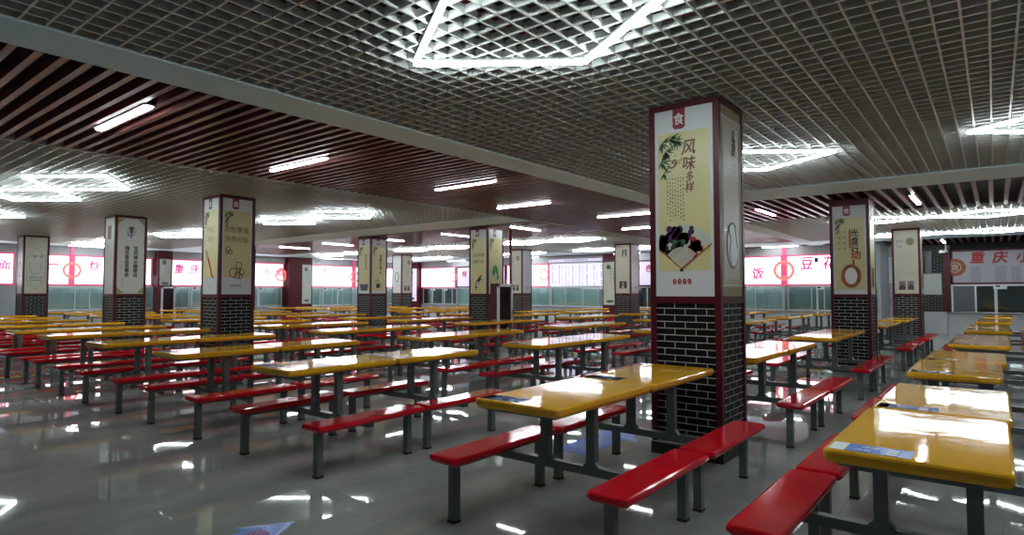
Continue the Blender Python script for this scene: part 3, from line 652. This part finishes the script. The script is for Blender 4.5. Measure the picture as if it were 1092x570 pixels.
for c in range(12):
    count = -1
    for r in range(6):
        x = cols[0 if r == 0 else 1][c] + (0.0 if r < 2 else 0.075*(r-1))
        if c == 0: x = [-0.25, -0.255, -0.16, -0.10, -0.04, 0.02][r]
        if c == 5 and r > 1: x = -10.3 + 0.04*(r-1)
        if c == 7 and r > 1: x = -14.3
        y0 = rows[r]
        if c == 0: y0 = [2.60, 5.50, 8.72, 12.0, 15.45, 18.6][r]
        if c in pillar_cols and r == 1: y0 = 5.74
        if c in pillar_cols and r == 3: y0 = 12.62
        if c in (9, 10, 11) and r in (3,): y0 = 12.75
        if c == 11 and r == 0: continue
        if c in (7, 11, 10) and r == 5: continue
        if c == 5 and r == 5: y0 = 18.95
        if c == 1 and r == 5: continue
        for k in range(2):
            if first: t = proto; first = False
            else: t = copy_tree(proto)
            near = (r == 0 and c < 3)
            j = 0.0 if (r == 0 and c < 2) else rng.uniform(-0.02, 0.02)
            t.location = (x + j + (0.012 if k else 0), y0 + 0.54 + 1.10*k, 0); t.rotation_euler.z = 0 if near else rng.uniform(-0.008, 0.008)
            count += 1; idx = 2*r + k
            stick = 'without corner sticker'
            if (c, idx) in ((0,0), (1,0), (1,1), (0, 4)): stick = 'with a blue corner sticker'; table_sticker(t, 'blue')
            elif k == 0 or (c == 0): stick = 'with a pale corner sticker'; table_sticker(t, 'pale')
            tag(t, 'yellow canteen table ' + stick + ', ' + nth[count] + ' of the ' + line_name[c], 'table', 'yellow canteen tables with attached red benches')

# ---------------------------------------------------------------- stalls
def emblem(F, a, b, r, parent, lit=True):
    m = 'emblem_lit' if lit else 'ink_orange'
    mb = MB(); F.ring(mb, a, b, r, r, r*0.30, 0.060, 28); F.ring(mb, a, b, r*0.60, r*0.60, r*0.08, 0.060, 24)
    for k in (-1, 1):
        F.rect(mb, a+k*r*0.28-r*0.17, b-0.012, a+k*r*0.28+r*0.17, b+0.012, 0.060); F.rect(mb, a+k*r*0.28-0.008, b-r*0.2, a+k*r*0.28+0.008, b+r*0.25, 0.060)
    return mb.build('round_emblem', m, parent)
SZ0, SZ1 = 1.62, 2.69
def sign(F, a0, a1, label, body=None, tx=None, th=0.30, lit='lit', z0=SZ0, z1=SZ1, tz=None, step=None, tm=None, emb=(), name='sign_board'):
    """F: wall plane with v = height"""
    t = empty(name, F.P((a0+a1)/2, z0, 0)); tag(t, label, 'sign', 'illuminated stall signs')
    off = F.o; G = Face(F.P(0,0,0), F.u, F.v, F.n); G.o = Vector(F.P(0,0,0)) - Vector(t.location)
    face = {'lit': 'sign_lit', 'lilac': 'sign_lilac_glow', 'gray': 'sign_gray', 'led': 'led_face'}[lit]
    mb = MB(); G.rect(mb, a0+0.03, z0+0.03, a1-0.03, z1-0.03, 0.055, 0.05); mb.build('sign_panel', face, t)
    mb = MB(); f = 0.055
    for r_ in ((a0, z0, a1, z0+f), (a0, z1-f, a1, z1), (a0, z0, a0+f*0.8, z1), (a1-f*0.8, z0, a1, z1)): G.rect(mb, *r_, 0.075, 0.075)
    mb.build('sign_frame', 'sign_frame_lit' if lit == 'lit' else ('maroon_wood' if lit != 'led' else 'card_white'), t)
    if body:
        tz = tz or (z0+z1)/2 + 0.18; step = step or th*1.6; mb = MB()
        for k, ch in enumerate(body):
            if ch != ' ': G.text(mb, ch, tx + k*step, tz, th, 0.060, 0.95, 0.12, bold=0.035)
        mb.build('lettering', tm or ('sign_text_lit' if lit == 'lit' else 'ink_red'), t)
    for a in emb: emblem(G, a, (z0+z1)/2 + 0.02, 0.27, t, lit == 'lit')
    return t, G
LW = Face((XL, 0, 0), (0,1,0), (0,0,1), (1,0,0))          # a = world y
BW = Face((0, YB, 0), (1,0,0), (0,0,1), (0,-1,0))         # a = world x
RW = Face((0, YS, 0), (1,0,0), (0,0,1), (0,-1,0))
LEDGE = 0.74
# walls: low counter wall, wall above the signs
def wall_run(name, F, a0, a1, depth=0.25):
    mb = MB(); F.rect(mb, a0, 0, a1, LEDGE-0.04, 0, depth); struct(mb.build(name, 'counter_panel'))
    mb = MB(); F.rect(mb, a0, SZ1, a1, 3.55, 0, depth); struct(mb.build(name, 'wall_paint'))
    mb = MB(); F.rect(mb, a0, 0, a1, 3.55, -1.6, 0.1); struct(mb.build(name, 'kitchen_teal'))
wall_run('wall_left', LW, 6.3, YB)
mb = MB(); LW.rect(mb, YN, 0, 6.3, 3.55, 0, 0.25); struct(mb.build('wall_left', 'wall_paint'))
wall_run('wall_back', BW, XL, -3.0)
# windows (glazed serving fronts)
nwin = [0]
def window_run(F, a0, a1, mulls, dark=False, backing=None):
    nwin[0] += 1; z0, z1 = LEDGE, SZ0
    w_ = struct(empty('window_%d' % nwin[0], F.P((a0+a1)/2, z0, -0.06)))
    G = Face(F.P(0,0,0), F.u, F.v, F.n); G.o = Vector(F.P(0,0,0)) - Vector(w_.location)
    mb = MB(); G.rect(mb, a0, z0, a1, z1, -0.08, 0.012); mb.build('window_glass', 'glass', w_)
    mb = MB()
    for a in [a0+0.02] + list(mulls) + [a1-0.02]: G.rect(mb, a-0.014, z0, a+0.014, z1, -0.05, 0.06)
    G.rect(mb, a0, z0, a1, z0+0.04, -0.05, 0.06); G.rect(mb, a0, z1-0.05, a1, z1, -0.05, 0.06)
    mb.build('window_frame', 'alu', w_)
    mb = MB(); G.rect(mb, a0, z0-0.1, a1, z1+0.4, -0.22, 0.02); mb.build('window_blind', 'kitchen_dark' if dark else (backing or 'shutter'), w_)
    return w_
def ledge(F, a0, a1, label):
    mb = MB(); F.rect(mb, a0, LEDGE-0.035, a1, LEDGE, 0.16, 0.158); tag(mb.build('serving_ledge', 'steel'), label, 'counter', 'steel serving ledges')
def card(F, a, label, w_=0.26, h_=0.13):
    t = empty('card_reader', F.P(a, SZ0-0.2, 0)); tag(t, label, 'card reader', 'white card readers under the signs')
    G = Face(F.P(0,0,0), F.u, F.v, F.n); G.o = Vector(F.P(0,0,0)) - Vector(t.location)
    mb = MB(); G.rect(mb, a-w_/2, SZ0-0.02-h_, a+w_/2, SZ0-0.02, 0.05, 0.06); mb.build('reader_case', 'card_white', t)
    mb = MB(); G.rect(mb, a-0.09, SZ0-0.10, a+0.02, SZ0-0.05, 0.052, 0.003); mb.build('reader_screen', 'ink_black', t)
    mb = MB(); G.rect(mb, a-w_/2, LEDGE, a-w_/2+0.04, SZ0-0.1, 0.0, 0.04); mb.build('support_post', 'card_white', t)

# left wall
sign(LW, 1.5, 5.55, 'lit white stall sign at the far left edge of the picture', '重庆小面', 3.65, 0.30, step=0.55, tz=2.28)
sign(LW, 6.3, 7.10, 'lit white stall sign just right of the leftmost pillar', '一', 6.62, 0.34, emb=())
sign(LW, 7.20, 9.75, 'lit white stall sign with two magenta characters right of the red emblem', '炒菜', 7.85, 0.34, step=0.55, emb=())
sign(LW, 10.40, 15.30, 'lit white stall sign with noodle lettering, partly behind the ring drawing pillar', '重庆小面  小面', 10.75, 0.36, step=0.62, tz=2.30)
sign(LW, 16.62, 19.10, 'lit white stall sign with five small characters in the far left', '巴香金小炒', 17.05, 0.24, step=0.42, tz=2.42)
sign(LW, 19.28, 22.9, 'lit white stall sign next to the rear left corner')
for a, nm, z in ((7.15, 'near the leftmost pillar', 0), (15.15, 'left of the engaged poster column', 0), (19.19, 'beside the blue bowl pillar', 0)):
    t = empty('round_emblem', LW.P(a, 2.15, 0)); tag(t, 'red ring emblem on the left wall signs ' + nm, 'emblem', 'round red stall emblems')
    G = Face((0,0,0), (0,1,0), (0,0,1), (1,0,0)); 
    e = emblem(G, 0, 0, 0.29, t); e.name = 'emblem_ring'; e.location = (0.04, 0, 0)
    if a != 15.15:
        mb = MB(); LW.rect(mb, a-0.045, 1.6, a+0.045, 3.0, 0.09, 0.09); tag(mb.build('sign_post', 'sign_frame_lit'), 'red post between two lit left wall signs ' + nm, 'post')
window_run(LW, 6.3, 9.85, (7.3, 7.75, 9.3)); window_run(LW, 10.4, 15.3, (11.2, 13.0, 14.2)); window_run(LW, 16.6, 19.1, (17.3, 18.0, 18.6)); window_run(LW, 19.3, 22.9, (20.2, 21.0, 22.0))
ledge(LW, 6.3, 15.4, 'steel serving ledge along the nearer part of the left wall'); ledge(LW, 16.6, 22.6, 'steel serving ledge along the far part of the left wall')
for a, nm in ((9.35, 'under the nearer left sign'), (11.4, 'under the noodle lettering sign'), (14.25, 'under the sign right of the ring drawing pillar'), (17.55, 'under the five character sign'), (18.4, 'farther right under the five character sign')):
    card(LW, a, 'small white card reader ' + nm)
def wall_column(F, a0, a1, depth, label, posterfn, split=0.0, panel_top=2.66, z0=0.9):
    t = empty('wall_column', F.P((a0+a1)/2, 0, 0)); tag(t, label, 'wall column', 'poster columns against the walls')
    G = Face(F.P(0,0,0), F.u, F.v, F.n); G.o = Vector(F.P(0,0,0)) - Vector(t.location)
    mb = MB(); G.rect(mb, a0, 0, a1, 2.98, depth, depth + 0.2); mb.build('column_body', 'maroon_wood', t)
    s0 = a0 + 0.05 + split
    H = Face(G.P(s0, z0, depth), F.u, F.v, F.n); posterfn(H, a1-0.06-s0, panel_top-z0, t)
def strip_poster(base, ink):
    def fn(F, W, H, p):
        mb = MB(); F.rect(mb, 0, 0, W, H, 0.01, 0.009); po = mb.build('poster', base, p)
        put(F, po, 'small_print', ink, lambda mb: (F.lines(mb, W*0.45, H*0.45, W*0.9, H*0.85, 2, 0.0125, True, W*0.06), F.disc(mb, W*0.4, H*0.88, W*0.18, 0.10, 0.0125, 10), F.disc(mb, W*0.5, H*0.08, W*0.3, 0.06, 0.0125, 10)))
    return fn
wall_column(LW, 9.86, 10.38, 0.35, 'pale poster wall column above a silver kiosk on the left wall', strip_poster('poster_pale', 'ink_gray'), z0=1.64)
wall_column(LW, 15.40, 16.60, 0.35, 'burgundy wall column with a narrow pale poster on its right half', strip_poster('poster_pale', 'ink_gray'), split=0.62, z0=0.85)
wall_column(BW, -25.3, -24.55, 0.3, 'lilac poster wall column in the rear left corner', strip_poster('sign_lilac_glow', 'ink_navy'), z0=0.9)
wall_column(BW, -13.08, -12.36, 0.3, 'pale wall column with a green topped poster beside the menu board', strip_poster('poster_cream', 'ink_green'), z0=0.85)
# back wall
sign(BW, -24.5, -21.95, 'lit white sign with small green characters in the rear corner', None, emb=(-22.1,))
t, G = sign(BW, -21.85, -18.6, 'unlit lilac sign with pink characters behind the bird poster pillar', '特色小吃', -21.3, 0.30, lit='lilac', tz=2.30, step=0.55)
t, G = sign(BW, -18.5, -16.05, 'lit white sign left of the menu board', None, emb=(-16.3,))
for (xa, nm) in ((-23.9, 'corner'),):
    mb = MB(); BW.text(mb, '铁', xa, 2.36, 0.22, 0.066); BW.text(mb, '板', xa+0.45, 2.36, 0.22, 0.066); BW.text(mb, '套', xa, 1.98, 0.22, 0.066); BW.text(mb, '饭', xa+0.45, 1.98, 0.18, 0.066)
    tag(mb.build('sign_lettering', 'ink_olive'), 'small grey green characters on the lit rear corner sign', 'lettering')
# menu board with LED line above
t, G = sign(BW, -16.0, -13.12, 'large pale menu board full of small violet price rows', None, lit='led')
mb = MB(); rg = random.Random(2)
for k in range(15):
    a = -15.88 + k*0.182
    for q in range(22):
        if rg.random() < 0.93: G.rect(mb, a, 1.70+q*0.041, a+(0.11 if k % 2 == 0 else 0.06), 1.722+q*0.041, 0.060)
mb.build('menu_rows', 'led_text', t)
t = empty('led_text_bar', (-14.55, YB-0.1, 2.74)); tag(t, 'dark scrolling text bar above the menu board', 'text bar')
G = Face((0,0,0), (1,0,0), (0,0,1), (0,-1,0)); mb = MB(); G.rect(mb, -1.45, 0.0, 1.45, 0.12, 0.02, 0.05); mb.build('bar_case', 'sign_lilac_glow', t)
mb = MB(); G.text(mb, '欢迎光临用餐愉快', 0, 0.06, 0.09, 0.023, 1.5); mb.build('bar_lettering', 'ink_navy', t)
sign(BW, -12.2, -9.0, 'unlit lilac sign between the photograph pillar and the nearest pillar', '特色套饭', -11.6, 0.28, lit='lilac', tz=2.35, step=0.55)
sign(BW, -8.9, -5.92, 'lit white sign with a single magenta character right of the nearest pillar', '炒饭', -8.0, 0.40, tz=2.06, step=1.25)
sign(BW, -5.78, -3.05, 'lit white sign with bean flower characters left of the brown ring pillar', '豆花', -5.1, 0.42, tz=2.38, step=0.72)
t = empty('round_emblem', BW.P(-5.85, 2.15, 0)); tag(t, 'large red ring emblem between the two lit signs on the rear wall', 'emblem', 'round red stall emblems')
G = Face((0,0,0), (1,0,0), (0,0,1), (0,-1,0)); e = emblem(G, 0, 0, 0.36, t); e.name = 'emblem_ring'; e.location = (0, -0.04, 0)
mb = MB(); BW.rect(mb, -5.915, 1.6, -5.785, 3.0, 0.09, 0.09); tag(mb.build('sign_post', 'sign_frame_lit'), 'red post between the two lit rear signs right of the nearest pillar', 'post')
window_run(BW, -24.5, -21.95, (-23.9, -23.0, -22.3), dark=True); window_run(BW, -21.85, -16.05, (-20.9, -20.4, -19.8, -18.0, -17.1)); window_run(BW, -16.0, -13.12, (-15.2, -14.3, -13.5))
window_run(BW, -12.3, -9.0, (-11.2, -10.2), dark=True); window_run(BW, -8.9, -5.92, (-8.2, -7.6, -6.9)); window_run(BW, -5.78, -3.05, (-5.0, -4.6, -3.9), backing='kitchen_teal')
ledge(BW, -24.5, -13.1, 'long steel serving ledge under the rear signs and menu board'); ledge(BW, -12.3, -3.05, 'steel serving ledge under the rear signs right of the menu board')
for a, nm in ((-23.6, 'on the dark rear corner front, left one'), (-22.7, 'on the dark rear corner front, right one'), (-11.6, 'just left of the nearest pillar'), (-7.2, 'under the rear sign right of the nearest pillar'), (-4.7, 'left of the brown ring pillar')):
    card(BW, a, 'small white card reader ' + nm)
t = empty('hanging_tag', (-4.78, YB-0.16, 2.5)); tag(t, 'small blue tag hanging in front of the bean flower sign', 'tag')
MB().cyl((0,0,0.05), (0,0,0.49), 0.006).build('cord', 'ink_gray', t); MB().box(-0.06,-0.02,-0.09,0.06,0.02,0.06).build('tag_body', 'blue_plastic', t)
# white service bay between rear wall and right stall
struct(box('wall_back', 'wall_paint', -3.0, YB-0.05, 0, -2.9, YS+0.1, 3.55))
mb = MB(); mb.box(-2.9, 24.9, 0, XJ, 25.1, 1.75); mb.box(-2.9, 24.9, 1.75, XJ, 25.1, 3.55); struct(mb.build('wall_back', 'wall_paint'))
d = struct(empty('door_1', (-2.75, 24.8, 0)))
MB().box(-0.14, 0, 0, 0.14, 0.06, 1.7).build('door_leaf', 'sign_gray', d); MB().box(-0.15, -0.02, 1.7, 0.15, 0.02, 1.76).build('door_head', 'alu', d); MB().box(-0.14, 0, 1.78, 0.14, 0.06, 2.6).build('transom', 'shutter', d)
MB().cyl((-0.09, -0.03, 0.9), (-0.09, -0.03, 1.2), 0.012).build('door_handle', 'steel', d)
# right stall
RZ0, RZ1 = 1.64, 2.77
mb = MB(); RW.rect(mb, XJ, 0, XR, LEDGE-0.03, 0, 0.25); struct(mb.build('wall_back', 'counter_panel'))
mb = MB(); RW.rect(mb, XJ, RZ1, XR, 3.55, 0, 0.25); struct(mb.build('wall_back', 'plenum'))
mb = MB(); RW.rect(mb, XJ, 0, XR, 3.55, -1.6, 0.1); struct(mb.build('wall_back', 'kitchen_dark'))
t = empty('brick_pier', (-1.95, YS, 0)); tag(t, 'black brick wall pier with a glass notice board and burgundy edges', 'pier')
mb = MB(); mb.box(-0.62, -0.12, 0.74, 0.62, -0.002, 2.95); mb.build('brick_facing', 'brick', t)
mb = MB(); mb.box(-0.64, -0.14, 0.0, 0.68, -0.002, 0.73); mb.build('white_base_panel', 'counter_panel', t)
MB().box(0.62, -0.18, 0.74, 0.80, -0.002, 2.95).build('wooden_edge', 'maroon_wood', t); MB().box(-0.645, -0.18, 0.74, -0.62, -0.002, 2.95).build('wooden_edge', 'maroon_wood', t)
mb = MB(); mb.box(-0.52, -0.17, 1.30, 0.56, -0.12, 2.0); b_ = mb.build('notice_board', 'poster_pale', t)
mb = MB(); mb.box(0.12, -0.18, 2.02, 0.30, -0.12, 2.75); mb.build('conduit_cover', 'shutter_dark', t)
RT, RG = sign(RW, -1.12, 3.2, 'large unlit grey sign with red characters over the right stall', '重庆小面', -0.42, 0.36, lit='gray', z0=RZ0, z1=RZ1, tz=2.50, step=0.58)
mat('price_print', (0.31, 0.30, 0.37), 0.4)
for a0, a1, b0, b1 in ((-0.62, -0.35, 1.70, 2.22), (0.02, 0.3, 1.70, 2.24), (0.42, 0.66, 1.70, 2.20), (0.74, 1.1, 1.88, 2.25), (1.3, 1.9, 1.75, 2.3), (2.1, 2.8, 1.75, 2.3)):
    mb = MB(); RG.rect(mb, a0, b0, a1, b1, 0.058, 0.002); mb.build('price_column', 'price_print', RT)
t = empty('round_emblem', (-1.02, YS-0.07, 2.2)); tag(t, 'brick red round emblem at the left end of the grey right stall sign', 'emblem', 'round red stall emblems')
G = Face((0,0,0), (1,0,0), (0,0,1), (0,-1,0)); mb = MB(); G.disc(mb, 0.0, 0, 0.29, 0.29, 0.012, 32, 0.01); mb.build('emblem_disc', 'ink_orange', t)
mb = MB(); G.ring(mb, 0, 0, 0.17, 0.17, 0.02, 0.015, 28); G.text(mb, '面', 0, 0, 0.18, 0.015); mb.build('emblem_mark', 'poster_cream', t)
nwin[0] += 1
w_ = struct(empty('window_%d' % nwin[0], (0, YS, LEDGE)))
MB().box(-1.12, 0.02, 0, -0.50, 0.06, 0.9).build('shutter_panel', 'shutter_dark', w_)
mb = MB()
for a in (-1.12, -0.50, 0.03, 1.2, 2.4): mb.box(a-0.025, -0.02, 0, a+0.025, 0.05, 0.9)
mb.box(-1.12, -0.02, 0.84, 3.2, 0.05, 0.9); mb.build('window_frame', 'alu', w_)
MB().box(-0.48, 0.02, 0.02, 3.2, 0.03, 0.86).build('window_glass', 'glass', w_)
mb = MB(); RW.rect(mb, -1.15, LEDGE-0.028, 3.2, LEDGE, 0.16, 0.158); tag(mb.build('serving_ledge', 'steel'), 'steel serving ledge of the right stall under the grey sign', 'counter', 'steel serving ledges')
t = empty('card_reader', (0.13, YS-0.08, 1.5)); tag(t, 'pale green card reader on a post at the right stall window', 'card reader', 'white card readers under the signs')
MB().box(-0.17, -0.03, -0.02, 0.17, 0.03, 0.13).build('reader_case', 'card_white', t); MB().box(-0.11, -0.035, 0.05, 0.0, -0.03, 0.10).build('reader_screen', 'ink_black', t); MB().box(-0.15, -0.01, -0.76, -0.11, 0.03, 0.0).build('support_post', 'card_white', t)
t = empty('security_camera', (-1.3, YS-0.47, 2.72)); tag(t, 'small white security camera beside the grey right stall sign', 'camera')
MB().cyl((-0.12, -0.1, -0.02), (0.10, 0.0, 0.0), 0.05, 12).build('camera_body', 'card_white', t, True); MB().cyl((0.06, 0.0, 0.03), (0.06, 0.0, 0.275), 0.02).build('bracket', 'card_white', t)

# ---------------------------------------------------------------- kiosks and odd things
def kiosk(x, y, wx, wy, h, rz, label, name='display_kiosk'):
    t = empty(name, (x, y, 0), rz); tag(t, label, 'kiosk')
    MB().box(-wx/2, -wy/2, 0, wx/2, wy/2, h).build('cabinet', 'maroon_wood', t)
    mb = MB(); f = 0.07; X = wx/2
    for y0, y1, z0, z1 in ((-wy/2, wy/2, h-f, h), (-wy/2, wy/2, 0, f*3), (-wy/2, -wy/2+f, 0, h), (wy/2-f, wy/2, 0, h)): mb.box(X, y0, z0, X+0.03, y1, z1)
    mb.build('silver_bezel', 'alu', t)
    s = MB().box(X, -wy/2+f, f*3, X+0.012, wy/2-f, h-f).build('screen', 'screen', t)
    F = Face((X+0.013, -wy/2+f, f*3), (0,1,0), (0,0,1), (1,0,0)); mb = MB()
    F.disc(mb, (wy-2*f)*0.62, 0.22, 0.11, 0.10, 0.002, 16); F.disc(mb, (wy-2*f)*0.80, 0.30, 0.07, 0.07, 0.002, 12); mb.build('screen_picture', 'ink_gray', s)
    MB().cyl((X+0.03, wy/2-0.03, h*0.5), (X+0.05, wy/2-0.03, h*0.62), 0.01).build('handle', 'steel', t)
kiosk(-9.10, 11.07, 0.20, 0.56, 1.58, 0, 'tall maroon kiosk with silver framed dark screen beside the bird poster pillar')
kiosk(-25.0, 10.12, 0.3, 0.52, 1.60, 0, 'silver framed dark kiosk under the pale wall poster on the left')
mb = MB().cyl((-10.0, 12.55, 0), (-10.0, 12.55, ZC+0.05), 0.035, 12); tag(mb.build('standpipe', 'maroon_wood', None, True), 'thin dark red pipe rising to the ceiling right of the bird poster pillar', 'pipe')
# floor arrows
def arrow(x, y, rz, s, label, text, lattice=True):
    t = empty('floor_arrow', (x, y, 0), rz); tag(t, label, 'floor sticker', 'blue arrow stickers on the floor')
    F = Face((0,0,0), (1,0,0), (0,1,0), (0,0,1)); mb = MB()
    F.poly(mb, [(-0.5*s, -0.14*s), (0.12*s, -0.14*s), (0.10*s, -0.26*s), (0.5*s, 0), (0.10*s, 0.26*s), (0.12*s, 0.14*s), (-0.5*s, 0.14*s)], 0.002, 0.0019); a = mb.build('arrow_shape', 'blue_vinyl', t)
    mb = MB(); F.text(mb, text, -0.2*s, 0, 0.16*s, 0.0026)
    for e in (1, -1): F.stroke(mb, [(0.14*s, e*0.215*s), (0.45*s, 0)], 0.012*s, 0.0026)
    mb.build('arrow_lettering', 'pale_sticker', a)
    if lattice:
        mb = MB()
        for k in range(3):
            for q in range(3): F.ring(mb, (0.10+0.055*k)*s, (-0.055+0.055*q)*s, 0.026*s, 0.026*s, 0.010*s, 0.003, 10)
        mb.build('lattice_emblem', 'ink_red', a)
arrow(-3.34, 1.75, math.radians(90), 0.72, 'blue arrow floor sticker with red lattice at the bottom edge of the picture', '请排队')
arrow(-2.92, 5.05, math.radians(90), 1.15, 'blue floor arrow sticker seen beneath the nearest left table', '保持距离', False)
